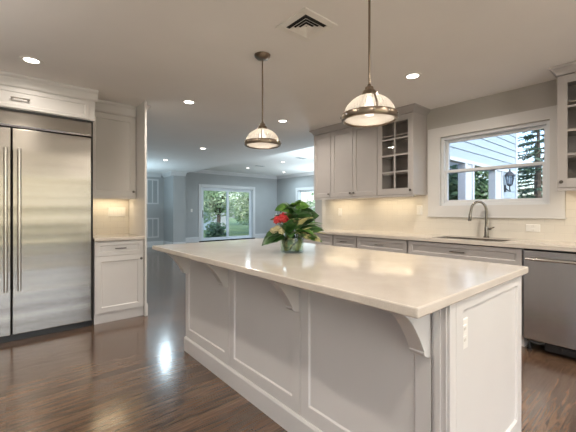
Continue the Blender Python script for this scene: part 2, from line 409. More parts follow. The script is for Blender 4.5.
# family room windows
m = FX(FR_X)
t = window('window_2', 'white window on the family room side wall', m, 8.3, 10.6, .5, 2.08, cas=.12)
sash(t, m, 8.335, 9.47, .535, 2.045, .05); sash(t, m, 9.43, 10.565, .535, 2.045, .09)
t = window('added_window_3', 'added unseen second family room side window', m, 5.2, 7.6, .5, 2.1, cas=.12)  # unseen window, added to let more daylight into the far room
sash(t, m, 5.235, 6.42, .535, 2.065, .05); sash(t, m, 6.38, 7.565, .535, 2.065, .09)
m = lambda u, d, z: (u, -3.2 - d, z)
t = window('added_window_4', 'added wide window behind the viewer', m, -1.6, 2.6, .2, 2.25, cas=.11)  # added behind the camera for daylight and a reflection in the refrigerator
for k in range(4): sash(t, m, -1.565 + k * 1.0325, -1.565 + (k + 1) * 1.0325, .235, 2.215, .05)
m = lambda u, d, z: (-3.2 - d, u, z)
t = window('added_window_5', 'added unseen wide window of the breakfast area', m, -1.6, .8, .9, 2.15, cas=.11)  # unseen side window, added for ambient daylight
for k in range(2): sash(t, m, -1.565 + k * 1.165, -1.565 + (k + 1) * 1.165, .935, 2.115, .05)
m = lambda u, d, z: (u, z, FCEIL + .02 + d)
t = struct(thing('added_window_6', 'added unseen roof light over the near part of the family room', 'window', (7.2, 5.0, FCEIL)))  # added opening in the hidden part of the ceiling, brightens the far room
for a in (5.4, 7.2): sash(t, m, a, a + 1.8, 4.3, 5.7, .04)
portal((7.2, 5.0, FCEIL + .2), (0, 0, 0), 3.6, 1.4)
portal((W + .2, 1.33, 1.68), (0, R(90), 0), .85, 1.05)
portal((7.0, FR_Y + .2, 1.08), (R(90), 0, pi), 2.42, 2.1)
portal((FR_X + .2, 9.45, 1.3), (0, R(90), 0), 1.6, 2.3)
portal((FR_X + .2, 6.4, 1.3), (0, R(90), 0), 1.6, 2.4)
portal((.5, -3.4, 1.22), (R(90), 0, 0), 4.2, 2.05)
portal((-3.4, -.4, 1.52), (0, R(-90), 0), 1.25, 2.4)

# crown mouldings and baseboards
CR = [(0, 0), (0, -.125), (-.018, -.118), (-.026, -.10), (-.07, -.045), (-.085, -.028), (-.095, -.02), (-.095, 0)]
def crown(name, a, b, m, top): struct(MB().prism(CR, a, b, lambda p, q, t_: m(t_, p, top + q)).build(name, 'trim'), 'white crown moulding', 'trim')
crown('trim_1', 1.22, 3.975, FY(11.3), CEIL)
crown('trim_2', 4.07 - .095, 4.48, FY(10.45), CEIL)
crown('trim_3', 10.45, 11.3, FX(4.07), CEIL)
crown('trim_4', 4.48, FR_X, FY(FR_Y), FCEIL)
crown('trim_5', 4.0, FR_Y, FX(FR_X), FCEIL)
struct(MB().prism(CR, 4.08, 11.2, lambda p, q, t_: (1.222 - p, t_, CEIL + q)).build('trim_6', 'trim'), 'white crown moulding on the hall side wall', 'trim')
def base(name, a, b, m, h=.15):
    struct(MB().prism([(0, 0), (-.018, 0), (-.018, h - .03), (-.008, h), (0, h)], a, b, lambda p, q, t_: m(t_, p, q)).build(name, 'trim'), 'white baseboard', 'baseboard')
base('baseboard_back', 1.222, 4.07, FY(11.3), .19)
base('baseboard_pier', 4.055, 4.48, FY(10.45), .19)
base('baseboard_return', 10.45, 11.3, FX(4.07), .19)
base('baseboard_far', 4.48, 5.68, FY(FR_Y), .19)
base('baseboard_corner', 8.34, FR_X, FY(FR_Y), .19)
base('baseboard_garden', 4.0, FR_Y, FX(FR_X), .19)
base('baseboard_hall', 3.94, 11.3, lambda u, d, z: (1.222 - d, u, z), .15)

# tiled backsplashes
bk = MB(); bk.box(.0, 3.82, -.012, 0, .914, 1.125, FX(W)); bk.box(2.006, 3.82, -.012, 0, 1.125, 1.405, FX(W)); bk.box(.0, .679, -.012, 0, 1.125, 1.405, FX(W))
struct(bk.build('wall_tiles_right', 'tileY'), 'glossy cream subway tile backsplash under the window', 'backsplash')
struct(MB().box(.69, 1.2, -.012, 0, .914, 1.37, FY(4.58)).build('wall_tiles_left', 'tileX'), 'cream subway tile backsplash beside the refrigerator', 'backsplash')


# ------------------------------------------------------------------ hardware helpers
def pull(parent, m, u, z, ln=.11, metal='pewter', name='handle', off=.028, r=.0055):
    h = MB(); h.tube([m(u - ln / 2, -off, z), m(u - ln / 4, -off - .003, z), m(u + ln / 4, -off - .003, z), m(u + ln / 2, -off, z)], r, 8)
    for e in (-1, 1): h.tube([m(u + e * ln * .42, 0, z), m(u + e * ln * .42, -off, z)], r * .9, 8)
    return h.build(name, metal, parent, smooth=True)


def knob(parent, m, u, z, metal='pewter'):
    h = MB(); h.lathe([(.0001, 0), (.006, 0), (.006, .012), (.013, .016), (.0145, .022), (.011, .027), (.0001, .028)], n=14, m=lambda a, b, c: m(u + a, -c, z + b))
    return h.build('knob', metal, parent, smooth=True)


def plate(name, label, m, u, z, w_=.075, h_=.115, kind='switch', gangs=1, mt='plate'):
    t = thing(name, label, 'switch' if kind == 'switch' else 'outlet', m(u, 0, z))
    MB().frustum((u - w_ / 2, u + w_ / 2, z - h_ / 2, z + h_ / 2, 0), (u - w_ / 2 + .004, u + w_ / 2 - .004, z - h_ / 2 + .004, z + h_ / 2 - .004, -.0065), lambda a, b, c: m(a, c, b)).build('cover_plate', mt, t)
    for k in range(gangs):
        c = u + (k - (gangs - 1) / 2) * .046
        if kind == 'switch': MB().box(c - .016, c + .016, -.011, -.005, z - .033, z + .033, m).build('rocker', mt, t, bevel=.002)
        else:
            for e in (-1, 1):
                r_ = MB().box(c - .016, c + .016, -.009, -.005, z + e * .021 - .015, z + e * .021 + .015, m).build('receptacle', mt, t, bevel=.002)
                s_ = MB()
                for x in (-.006, .006): s_.box(c + x - .0012, c + x + .0012, -.0096, -.008, z + e * .021 - .004, z + e * .021 + .006, m)
                s_.build('slot', 'nickel', r_)
    return t


# ------------------------------------------------------------------ island
IX0, IX1, IY0, IY1 = 1.18, 2.00, .514, 2.75
TOP = .914; UND = TOP - .034
isl = thing('kitchen_island', 'white panelled kitchen island with carved corbels under its overhanging top', 'island', ((IX0 + IX1) / 2, (IY0 + IY1) / 2, 0))
MB().box(IX0 + .02, IX1, IY0 + .02, IY1, 0, UND).build('carcass', 'paint', isl)
m = FX(IX0)
for a, b in ((2.022, IY1), (1.291, 2.018), (.582, 1.287)):
    MB().shaker(m, a, b, .12, UND, st=.062, stb=.075, stt=.06, rec=.009).build('front_panel', 'paint', isl, bevel=.0015)
cp = MB().box(IY0, .578, .0, .05, 0, UND, m); cp.box(.524, .532, -.004, 0, .12, UND, m); cp.box(.545, .568, -.007, 0, .12, UND, m)
cp.build('corner_post', 'paint', isl, bevel=.002)
MB().shaker(FY(IY0), IX0 + .051, IX1, .0, UND, st=.062, stb=.155, stt=.05, rec=.010).build('end_panel', 'paint', isl, bevel=.0015)
bb = MB().prism([(.02, 0), (-.014, 0), (-.014, .108), (-.006, .12), (.02, .12)], IY0, IY1, lambda p, q, t_: m(t_, p, q))
bb.build('base_trim', 'paint', isl)
def corbel_prof():
    z1 = UND; P = [(0, z1), (-.222, z1), (-.222, z1 - .010), (-.215, z1 - .014)]
    for k in range(1, 13):                      # concave sweep
        q_ = k / 12; P.append((-.215 + .170 * q_, z1 - .014 - .170 * q_ ** 1.75))
    P += [(-.048, .692), (-.040, .680), (-.026, .672), (-.010, .667), (0, .667)]
    return P
for a in (.583, 1.297, 2.03, 2.687):
    MB().prism(corbel_prof(), a, a + .06, lambda p, q, t_: (IX0 + p, t_, q)).build('corbel', 'paint', isl, bevel=.002)
tp_ = MB().box(.924, 2.05, .495, 2.83, UND, TOP)
tag(tp_.build('worktop', 'quartz', origin=(1.487, 1.66, UND), bevel=.005), 'large pale quartz worktop on the island under the pendants', 'worktop')
plate('wall_outlet', 'white outlet plate on the end panel of the island', FY(IY0 + .012), 1.315, .735, .072, .118, 'outlet')

# ------------------------------------------------------------------ refrigerator column
FYP = 3.95
fr = thing('refrigerator', 'wide stainless steel built-in refrigerator with two tall doors', 'refrigerator', (.08, 4.26, 0))
MB().box(-.53, .69, FYP + .045, 4.57, .0, 2.135).box(.677, .69, FYP + .004, FYP + .045, .06, 2.138).box(-.53, .677, FYP + .004, FYP + .045, 2.119, 2.138).build('body', 'dark', fr)
m = FY(FYP)
for a, b, hu in ((-.525, .033, -.004), (.043, .675, .092)):
    d = MB().box(a, b, 0, .045, .06, 1.962, m).build('door', 'steel', fr, bevel=.006)
    h = MB().tube([m(hu, -.055, .47), m(hu, -.055, 1.77)], .0145, 14)
    for z in (.55, 1.69): h.tube([m(hu, -.055, z), m(hu, 0, z)], .010, 10)
    h.build('handle', 'bar', d, smooth=True)
gr = MB().prism([(.045, 1.972), (0, 1.972), (-.006, 1.99), (-.006, 2.105), (0, 2.117), (.045, 2.117)], -.525, .675, lambda p, q, t_: m(t_, p, q))
gr.build('grille_panel', 'steel', fr, bevel=.003)
MB().box(-.53, .69, .03, .06, 0, .055, m).build('toe_grille', 'black', fr)

oc = thing('overhead_cabinet', 'long shallow white cabinet above the refrigerator', 'cabinet', (.08, 4.26, 2.14))
MB().box(-.53, .71, FYP + .012, 4.57, 2.142, 2.345).build('body', 'paint', oc)
d = MB().shaker(m, -.52, .655, 2.150, 2.335, t=.012, st=.035, rec=.007).build('flap_door', 'paint', oc, bevel=.0015)
pull(d, m, .10, 2.238, .14, 'nickel', off=.026, r=.007)
cc = MB().prism([(.05, 2.345), (0, 2.345), (-.008, 2.36), (-.016, 2.42), (-.03, 2.44), (-.034, CEIL - .002), (.05, CEIL - .002)], -.53, .735, lambda p, q, t_: m(t_, p, q))
cc.build('crown', 'paint', oc)

# ------------------------------------------------------------------ small cabinet right of the refrigerator
def base_cab(name, label, m, u0, u1, back, drawers=1, doors=1, paint='paint', knob_u=None, handle='pewter', loc=None, toe=True, hl=.11, toemat='paint', top=.878):
    t = thing(name, label, 'cabinet', m((u0 + u1) / 2, back / 2, 0), 'grey base cabinets' if paint == 'uppaint' else None)
    MB().box(u0, u1, .021, back, .105, top, m).build('body', paint, t)
    if top < .8: [MB().box(a, a + .018, .021, back, top, .878, m).build('gable', paint, t) for a in (u0, u1 - .018)]
    MB().box(u0, u1, .075 if toe else .03, back, 0, .105, m).build('toe_kick', toemat, t)
    d = MB().shaker(m, u0 + .003, u1 - .003, .722, .868, st=.045, stb=.038, stt=.038).build('drawer', paint, t, bevel=.0015)
    pull(d, m, (u0 + u1) / 2, .795, hl, handle)
    wd = (u1 - u0) / doors
    for k in range(doors):
        a, b = u0 + k * wd + .003, u0 + (k + 1) * wd - .003
        dr = MB().shaker(m, a, b, .112, .715, st=.058).build('door', paint, t, bevel=.0015)
        knob(dr, m, (b - .03) if (k == 0 and (doors == 1 or True)) else (a + .03), .665, handle)
    return t
m = FY(3.955)
base_cab('base_cabinet', 'small white base cabinet standing beside the refrigerator', m, .705, 1.2, .61, toe=False)
tag(MB().box(.70, 1.199, 3.93, 4.568, .88, .914).build('worktop', 'quartz', origin=(.95, 4.25, .88), bevel=.004), 'short pale worktop on the cabinet beside the refrigerator', 'worktop')
uc = thing('wall_cabinet', 'tall white wall cabinet hung beside the refrigerator', 'cabinet', (.95, 4.42, 1.37))
m = FY(4.25)
MB().box(.70, 1.199, .021, .318, 1.37, 2.35, m).build('body', 'paint', uc)
d = MB().shaker(m, .703, 1.196, 1.372, 2.325, st=.062).build('door', 'paint', uc, bevel=.0015); knob(d, m, 1.165, 1.43)
cc = MB().prism([(.05, 2.33), (0, 2.33), (-.008, 2.35), (-.016, 2.42), (-.03, 2.44), (-.034, CEIL - .002), (.05, CEIL - .002)], .737, 1.199, lambda p, q, t_: m(t_, p, q)); cc.build('crown', 'paint', uc)
MB().box(.70, 1.199, .0, .02, 1.345, 1.370, m).build('light_rail', 'paint', uc)
plate('light_switch', 'wide cream switch plate on the tiles beside the refrigerator', FY(4.568), 1.06, 1.187, .20, .115, 'switch', 4)


def strip_light(label, c, sx, sy, power, m=None):
    t = thing('under_cabinet_light', label, 'light', c, 'under-cabinet light strips')
    MB().box(c[0] - sx / 2, c[0] + sx / 2, c[1] - sy / 2, c[1] + sy / 2, c[2] - .010, c[2]).build('housing', 'plate', t)
    l = bpy.data.lights.new('strip_glow', 'AREA'); l.shape = 'RECTANGLE'; l.size = sx * .9; l.size_y = sy * .9; l.energy = power; l.color = (1, .80, .52)
    o = bpy.data.objects.new('strip_glow', l); COL.objects.link(o); o.parent = t; o.location = (0, 0, -.012)
    return t
strip_light('slim warm light strip under the wall cabinet beside the refrigerator', (.95, 4.45, 1.370), .42, .03, STRIP_W * .8)

# ------------------------------------------------------------------ window wall: base run
m = FX(L)
BD = W - L - .012
base_cab('sink_cabinet', 'grey base cabinet under the sink with one wide false drawer front', m, .872, 1.945, BD, doors=2, paint='uppaint', hl=.14, top=.68)
base_cab('drawer_cabinet', 'grey base cabinet just left of the sink cabinet', m, 1.96, 2.655, BD, doors=2, paint='uppaint', hl=.11)
base_cab('drawer_cabinet', 'narrow grey base cabinet in the middle of the row by the tiles', m, 2.665, 3.055, BD, paint='uppaint', hl=.10)
base_cab('drawer_cabinet', 'grey base cabinet at the far end of the row behind the flowers', m, 3.065, 3.76, BD, doors=2, paint='uppaint', hl=.10)
# worktop with sink cut-out
sy0, sy1, sx0, sx1 = 1.05, 1.72, 3.50, 3.88
wt = MB(); wt.box(L - .025, sx0, .25, 3.78, .88, TOP); wt.box(sx1, W - .012, .25, 3.78, .88, TOP); wt.box(sx0, sx1, .25, sy0, .88, TOP); wt.box(sx0, sx1, sy1, 3.78, .88, TOP)
tag(wt.build('worktop', 'quartz', origin=(3.7, 2.0, .88)), 'long pale quartz worktop along the window wall holding the sink', 'worktop')
sk = MB()
def open_box(mb, a0, a1, b0, b1, z0, z1, th=.006):
    mb.box(a0 - th, a1 + th, b0 - th, b1 + th, z0 - th, z0); mb.box(a0 - th, a0, b0, b1, z0, z1); mb.box(a1, a1 + th, b0, b1, z0, z1); mb.box(a0 - th, a1 + th, b0 - th, b0, z0, z1); mb.box(a0 - th, a1 + th, b1, b1 + th, z0, z1)
open_box(sk, sx0 + .007, sx1 - .007, sy0 + .007, sy1 - .007, .70, .906)
snk = sk.build('sink', 'bar', origin=(3.69, 1.385, .70)); tag(snk, 'stainless undermount sink set in the window wall worktop', 'sink')
MB().lathe([(.0001, 0), (.04, 0), (.042, .004), (.0001, .004)], (3.69, 1.385, .70), 20).build('drain', 'chrome', snk, smooth=True)
# faucet
fx, fy = 3.935, 1.33
fa = thing('faucet', 'tall gooseneck kitchen faucet in brushed nickel behind the sink', 'faucet', (fx, fy, TOP))
MB().lathe([(.028, 0), (.028, .01), (.02, .02), (.0185, .10), (.0165, .115)], (fx, fy, TOP), 18).build('base', 'faucetmetal', fa, smooth=True)
pts = [(fx, fy, TOP + .10), (fx, fy, 1.20)]
cx_, cy_ = -.045, .060     # half-vector of the arch toward the room and the far end
for i in range(1, 13):
    a = pi * i / 12
    pts.append((fx + cx_ * (1 - cos(a)), fy + cy_ * (1 - cos(a)), 1.20 + .10 * sin(a)))
e = pts[-1]; pts.append((e[0] - .004, e[1] + .005, e[2] - .035))
MB().tube(pts, .0135, 12).build('neck', 'faucetmetal', fa, smooth=True)
e = pts[-1]
MB().tube([(e[0], e[1], e[2] + .01), (e[0] - .002, e[1] + .003, e[2] - .02), (e[0] - .004, e[1] + .006, e[2] - .06), (e[0] - .004, e[1] + .006, e[2] - .075)], [.0135, .016, .0175, .015], 12).build('spray_head', 'faucetmetal', fa, smooth=True)
MB().tube([(fx, fy, TOP + .095), (fx - .01, fy - .035, TOP + .095), (fx - .012, fy - .05, TOP + .098)], [.012, .013, .012], 12).tube([(fx - .01, fy - .04, TOP + .098), (fx - .03, fy - .085, TOP + .115)], [.008, .006], 8).build('lever', 'faucetmetal', fa, smooth=True)

# dishwasher
dw = thing('dishwasher', 'stainless steel dishwasher under the worktop', 'dishwasher', (3.7, .565, 0))
MB().box(.27, .862, .05, BD, .13, .87, m).build('body', 'black', dw)
dd = MB().box(.272, .862, -.004, .045, .105, .862, m).build('door', 'dwsteel', dw, bevel=.005)
h = MB().tube([m(.30, -.05, .795), m(.835, -.05, .795)], .012, 12)
for u in (.33, .80): h.tube([m(u, -.05, .795), m(u, 0, .795)], .009, 8)
h.build('handle', 'bar', dd, smooth=True)
MB().box(.272, .862, .0, .03, .864, .874, m).build('top_gap', 'black', dw)
kp = MB().box(.28, .72, .03, .06, .03, .10, m); kp.box(.30, .60, .015, .03, .05, .085, m); kp.build('toe_panel', 'black', dw, bevel=.003)
for u in (.30, .83):
    MB().lathe([(.022, 0), (.022, .012), (.009, .016), (.009, .10)], m(u, .05, 0), 12).build('levelling_foot', 'black', dw, smooth=True)
MB().tube([m(.72, .03, .085), m(.78, .025, .075), m(.84, .035, .09)], .012, 8).build('hose', 'black', dw, smooth=True)

# ------------------------------------------------------------------ window wall: upper run
m = FX(U); UD = W - U - .003
def upper(name, label, u0, u1, doors, glass=False, knobs=()):
    t = thing(name, label, 'cabinet', m((u0 + u1) / 2, UD / 2, 1.40), 'grey wall cabinets')
    if not glass: MB().box(u0, u1, .021, UD, 1.40, 2.381, m).build('body', 'uppaint', t)
    else:
        b = MB(); b.box(u0, u0 + .018, .021, UD, 1.40, 2.381, m); b.box(u1 - .018, u1, .021, UD, 1.40, 2.381, m); b.box(u0 + .018, u1 - .018, .021, UD, 1.40, 1.42, m); b.box(u0 + .018, u1 - .018, .021, UD, 2.363, 2.381, m); b.box(u0 + .018, u1 - .018, UD - .012, UD, 1.42, 2.363, m)
        b.build('body', 'uppaint', t)
        for z in (1.66, 1.90, 2.14): MB().box(u0 + .018, u1 - .018, .03, UD - .013, z, z + .018, m).build('inside_shelf', 'uppaint', t)
    wd = (u1 - u0) / doors
    for k in range(doors):
        a, b = u0 + k * wd + .002, u0 + (k + 1) * wd - .002
        if glass:
            st = .068; z0, z1 = 1.403, 2.375
            f = MB(); f.box(a, a + st, 0, .02, z0, z1, m); f.box(b - st, b, 0, .02, z0, z1, m); f.box(a + st, b - st, 0, .02, z0, z0 + st + .01, m); f.box(a + st, b - st, 0, .02, z1 - st, z1, m)
            d = f.build('glass_door', 'uppaint', t, bevel=.0015)
            gz0, gz1 = z0 + st + .01, z1 - st
            mu = MB(); c = (a + b) / 2; mu.box(c - .009, c + .009, .002, .016, gz0, gz1, m)
            for i in (1, 2, 3):
                z = gz0 + (gz1 - gz0) * i / 4
                mu.box(a + st, c - .009, .002, .016, z - .009, z + .009, m); mu.box(c + .009, b - st, .002, .016, z - .009, z + .009, m)
            mu.build('muntins', 'uppaint', d)
            MB().box(a + st, b - st, .017, .0195, gz0, gz1, m).build('glass_pane', 'cabglass', d)
        else:
            d = MB().shaker(m, a, b, 1.403, 2.375, st=.06).build('door', 'uppaint', t, bevel=.0015)
        if knobs and knobs[k] is not None: knob(d, m, (a + .03) if knobs[k] == 'a' else (b - .03), 1.452)
    return t
upper('wall_cabinet', 'narrow single-door grey wall cabinet at the far end by the family room', 3.345, 3.70, 1, knobs='a')
upper('wall_cabinet', 'double-door grey wall cabinet left of the glass-door one', 2.535, 3.341, 2, knobs=('b', 'a'))
g1 = upper('glass_door_cabinet', 'grey wall cabinet with eight-pane glass door left of the window', 2.03, 2.531, 1, True, knobs='a')
g2 = upper('glass_door_cabinet', 'grey wall cabinet with glass door right of the window', .14, .683, 1, True, knobs='b')
CP = [(-.03, 2.383), (.001, 2.383), (.008, 2.395), (.014, 2.41), (.034, 2.432), (.046, 2.438), (.052, CEIL - .002), (-.03, CEIL - .002)]
def cab_crown(label, u0, u1):
    c = MB(); n = len(CP); P = []
    for k in range(4):
        for o_, z in CP: P.append(m((u0 - o_, u0 - o_, u1 + o_, u1 + o_)[k], (UD, -o_, -o_, UD)[k], z))
    fs = [(k * n + i, k * n + (i + 1) % n, k * n + n + (i + 1) % n, k * n + n + i) for k in range(3) for i in range(n)] + [tuple(range(n)), tuple(range(4 * n - 1, 3 * n - 1, -1))]
    c.add(P, fs)
    o = c.build('crown_moulding', 'uppaint', origin=m((u0 + u1) / 2, 0, 2.382)); return tag(o, label, 'moulding', 'cabinet crown mouldings')
cab_crown('stepped crown moulding on top of the long row of grey wall cabinets', 2.03, 3.70)
cab_crown('short crown moulding on top of the glass-door cabinet at the frame edge', .14, .683)
lr = lambda label, u0, u1: tag(MB().box(u0, u1, .0, .02, 1.375, 1.3985, m).build('light_rail', 'uppaint', origin=m((u0 + u1) / 2, 0, 1.375)), label, 'moulding')
lr('narrow light rail under the long row of grey wall cabinets', 2.03, 3.70)
lr('light rail under the glass-door cabinet at the frame edge', .14, .683)
strip_light('warm light strip under the far end of the wall cabinets', (3.86, 3.30, 1.40), .03, .7, STRIP_W)
strip_light('warm light strip under the double-door wall cabinet', (3.86, 2.45, 1.40), .03, .7, STRIP_W)
strip_light('warm light strip under the cabinet right of the window', (3.86, .41, 1.40), .03, .45, STRIP_W * .6)
m = FX(W - .012)
plate('light_switch', 'pale switch plate on the tiles beside the window casing', m, 2.12, 1.21, .075, .118, 'switch', 1)
plate('wall_outlet', 'cream outlet on the tiles under the far wall cabinets', m, 3.43, 1.185, .075, .118, 'outlet')
plate('wall_outlet', 'cream outlet on the tiles right of the faucet', m, .93, 1.03, .118, .075, 'outlet')
plate('light_switch', 'small white switch plate on the far wall beside the sliding door', FY(FR_Y), 5.40, 1.22, .08, .12, 'switch', 1)

# ------------------------------------------------------------------ ceiling fixtures
def can(loc, label, watts=None, col=(1, .91, .79)):
    t = thing('recessed_light', label, 'ceiling light', loc, 'recessed ceiling lights')
    x, y, z = loc
    MB().lathe_open([(.052, .0), (.056, -.004), (.078, -.005), (.082, 0)], loc, 28).build('trim_ring', 'plate', t, smooth=True)
    MB().lathe([(.0001, -.001), (.052, -.001), (.052, 0), (.0001, 0)], loc, 24).build('lens', 'led', t, smooth=True)
    l = bpy.data.lights.new('can_glow', 'AREA'); l.shape = 'DISK'; l.size = .10; l.energy = watts or CAN_W; l.color = col; l.spread = R(165)
    o = bpy.data.objects.new('can_glow', l); COL.objects.link(o); o.parent = t; o.location = (0, 0, -.007)
    return t
c0 = can((.16, 3.5, CEIL), 'round recessed ceiling light in front of the refrigerator cabinet')
hall = None
for (x, y, z), lb in (((1.61, 3.66, CEIL), 'recessed ceiling light between the refrigerator column and the far pendant'),
                      ((2.89, 1.6, CEIL), 'recessed ceiling light between the near pendant and the window'),
                      ((2.95, 3.58, CEIL), 'recessed ceiling light above the far end of the wall cabinets'),
                      ((3.02, 6.19, CEIL), 'recessed hall ceiling light nearer the kitchen'),
                      ((3.0, 8.2, CEIL), 'recessed hall ceiling light farthest down, near the return grilles'),
                      ((6.85, 10.35, FCEIL), 'recessed light in the raised far ceiling above the sliding door'),
                      ((6.88, 8.34, FCEIL), 'recessed light in the raised far ceiling between its two vents'),
                      ((8.68, 10.45, FCEIL), 'recessed light in the raised far ceiling near the room corner'),
                      ((.16, 1.55, CEIL), 'added unseen recessed ceiling light over the aisle before the island'),  # out of view, added to brighten the near kitchen
                      ((.15, -.29, CEIL), 'recessed ceiling light over the breakfast area'),
                      ((1.6, -.5, CEIL), 'added unseen recessed ceiling light past the near end of the island'),  # added lamp behind the camera, there for extra light
                      ((2.95, -.5, CEIL), 'added unseen recessed ceiling light past the dishwasher')):  # another added lamp behind the camera, for brightness only
    if y > 5 and hall is None: hall = can((x, y, z), lb, HALL_W, (.66, .87, 1.0))
    else: dup(hall if y > 5 else c0, (x, y, z), lb)


for ch in c0.children:                         # the lamp in front of the refrigerator is dimmed
    if ch.type == 'LIGHT': ch.data = ch.data.copy(); ch.data.energy = CAN_W * .35


def pendant(x, y, rim, label):
    t = thing('pendant_light', label, 'pendant', (x, y, CEIL), 'pendant lights over the island')
    r0 = .135
    MB().lathe([(.0001, 0), (.066, 0), (.064, -.012), (.05, -.026), (.018, -.032), (.0001, -.032)], (x, y, CEIL), 28).build('canopy', 'brass', t, smooth=True)
    MB().tube([(x, y, CEIL - .03), (x, y, rim + .175)], .0062, 10).build('rod', 'brass', t, smooth=True)
    MB().lathe([(.0001, .188), (.009, .186), (.012, .176), (.022, .170), (.024, .156), (.034, .150), (.040, .138), (.043, .122), (.0001, .122)], (x, y, rim), 24).build('cap', 'brass', t, smooth=True)
    dome = []
    for i in range(13):
        a = pi / 2 * i / 12 * .86
        dome.append((r0 * cos(a), .012 + .118 * sin(a)))
    n = 96
    MB().lathe_open(dome, (x, y, rim), n, rib=lambda i: 1.0 + (.016 if i % 2 else -.016)).build('glass_shade', 'ribglass', t, smooth=False)
    MB().lathe_open([(.137, .028), (.146, .026), (.149, .020), (.149, .004), (.146, -.006), (.136, -.010), (.128, -.006), (.130, .0), (.137, .004), (.137, .028)], (x, y, rim), 48).build('band', 'brass', t, smooth=True)
    for i in range(12):
        sv = MB()
        a = 2 * pi * i / 12 + .26
        sv.lathe([(.0001, .007), (.004, .0055), (.0065, 0)], n=8, m=lambda p, q_, h_: (x + (.148 + h_) * cos(a) - p * sin(a), y + (.148 + h_) * sin(a) + p * cos(a), rim + .011 + q_))
        sv.build('screw', 'chrome', t, smooth=True)
    for k in range(3):
        a = radians_ = R(231 + 120 * k)
        pts = [(x + (r + .006) * cos(a), y + (r + .006) * sin(a), rim + h_) for r, h_ in dome]
        pts.append((x + .038 * cos(a), y + .038 * sin(a), rim + .14))
        MB().tube(pts, .0045, 6).build('strap', 'brass', t, smooth=True)
    # frosted lower lens, dished
    MB().lathe_open([(.131, .0), (.115, -.006), (.08, -.012), (.04, -.016), (.0005, -.017)], (x, y, rim), 36).build('lower_lens', 'ribglass', t, smooth=True)
    MB().lathe([(.0001, .01), (.02, .014), (.032, .03), (.034, .045), (.026, .066), (.014, .085), (.013, .11), (.0001, .115)], (x, y, rim + .006), 20).build('bulb', 'bulb', t, smooth=True)
    l = bpy.data.lights.new('pendant_glow', 'POINT'); l.energy = PEND_W; l.color = (1, .84, .64); l.shadow_soft_size = .04
    o = bpy.data.objects.new('pendant_glow', l); COL.objects.link(o); o.parent = t; o.location = (0, 0, rim + .05 - CEIL)
pendant(1.58, 2.175, 1.735, 'ribbed glass dome pendant on a rod over the far end of the island')
pendant(1.477, 1.065, 1.69, 'larger-looking ribbed glass dome pendant hanging nearest, over the near end of the island')


def added_uplight(x, y, label, watts, col=(1, .935, .86), hh=1.5):  # unseen uplighters, added to brighten the ceilings, hall and far room
    q = hh - 1.5
    t = thing('added_uplight', label, 'floor lamp', (x, y, 0), 'added unseen fill lamps')
    MB().lathe([(.0001, 0), (.14, 0), (.14, .015), (.03, .03), (.0001, .03)], (x, y, 0), 28).build('base', 'brass', t, smooth=True)
    MB().tube([(x, y, .02), (x, y, hh + .02)], .012, 10).build('pole', 'brass', t, smooth=True)
    MB().lathe([(.0001, 1.50), (.03, 1.505), (.11, 1.54), (.17, 1.62), (.165, 1.62), (.105, 1.55), (.0001, 1.515)], (x, y, q), 32).build('bowl', 'brass', t, smooth=True)
    l = bpy.data.lights.new('added_uplight_glow', 'AREA'); l.shape = 'DISK'; l.size = .24; l.energy = watts; l.color = col; l.spread = R(180)
    o = bpy.data.objects.new('added_uplight_glow', l); COL.objects.link(o); o.parent = t; o.location = (0, 0, hh + .13); o.rotation_euler = (pi, 0, 0)
added_uplight(-1.3, 2.2, 'added unseen brass fill uplighter left of the refrigerator aisle', FILL_W * .36)
added_uplight(-1.4, -1.3, 'added unseen brass fill uplighter in the breakfast area corner', FILL_W)
added_uplight(2.0, -2.2, 'added unseen brass fill uplighter by the added rear window', FILL_W * 1.3)
added_uplight(2.2, 9.7, 'added unseen fill uplighter in the hall behind the refrigerator wall', 38, (.62, .86, 1), .9)
added_uplight(6.6, 6.1, 'added unseen fill uplighter in the middle of the family room', 64, (.76, .91, 1), .8)
added_uplight(9.05, 8.5, 'added unseen fill uplighter between the family room side windows', 64, (.76, .91, 1), .8)

def vent(c, s, label, slots=3):
    t = thing('ceiling_vent', label, 'vent', c)
    x, y, z = c; f = MB(); a = s / 2; b = a - .05
    f.box(x - a, x + a, y - a, y - b, z - .008, z).box(x - a, x + a, y + b, y + a, z - .008, z).box(x - a, x - b, y - b, y + b, z - .008, z).box(x + b, x + a, y - b, y + b, z - .008, z)
    f.build('vent_frame', 'plate', t, bevel=.003)
    MB().box(x - b, x + b, y - b, y + b, z - .002, z - .0005).build('duct', 'dark', t)
    for k in range(slots):
        o_ = b - .014 - k * (b - .03) / slots; i_ = o_ - .024; lv = MB()
        if k == slots - 1: i_ = .004
        top, bot = z - .0025, z - .020
        for sx, sy in ((1, 0), (-1, 0), (0, 1), (0, -1)):
            if sx: P = [(x + sx * o_, y - o_, bot), (x + sx * o_, y + o_, bot), (x + sx * i_, y + i_, top), (x + sx * i_, y - i_, top)]
            else: P = [(x - o_, y + sy * o_, bot), (x + o_, y + sy * o_, bot), (x + i_, y + sy * i_, top), (x - i_, y + sy * i_, top)]
            Q = [(p[0], p[1], p[2] + .0015) for p in P]
            lv.add(P + Q, [(0, 1, 2, 3), (7, 6, 5, 4), (0, 4, 5, 1), (1, 5, 6, 2), (2, 6, 7, 3), (3, 7, 4, 0)])
        lv.build('louver', 'plate', t)
vent((1.555, 1.635, CEIL), .30, 'square white ceiling vent above the island')
def bar_vent(c, label):
    t = thing('ceiling_vent', label, 'vent', c); x, y, z = c
    MB().box(x - .17, x + .17, y - .08, y + .08, z - .006, z).build('vent_frame', 'hallwall', t)
    for k in range(5): MB().box(x - .14, x + .14, y - .055 + k * .025, y - .047 + k * .025, z - .009, z - .006).build('louver', 'hallwall', t)
bar_vent((6.87, 9.61, FCEIL), 'flat ceiling register in the raised far ceiling, nearer the sliding door')
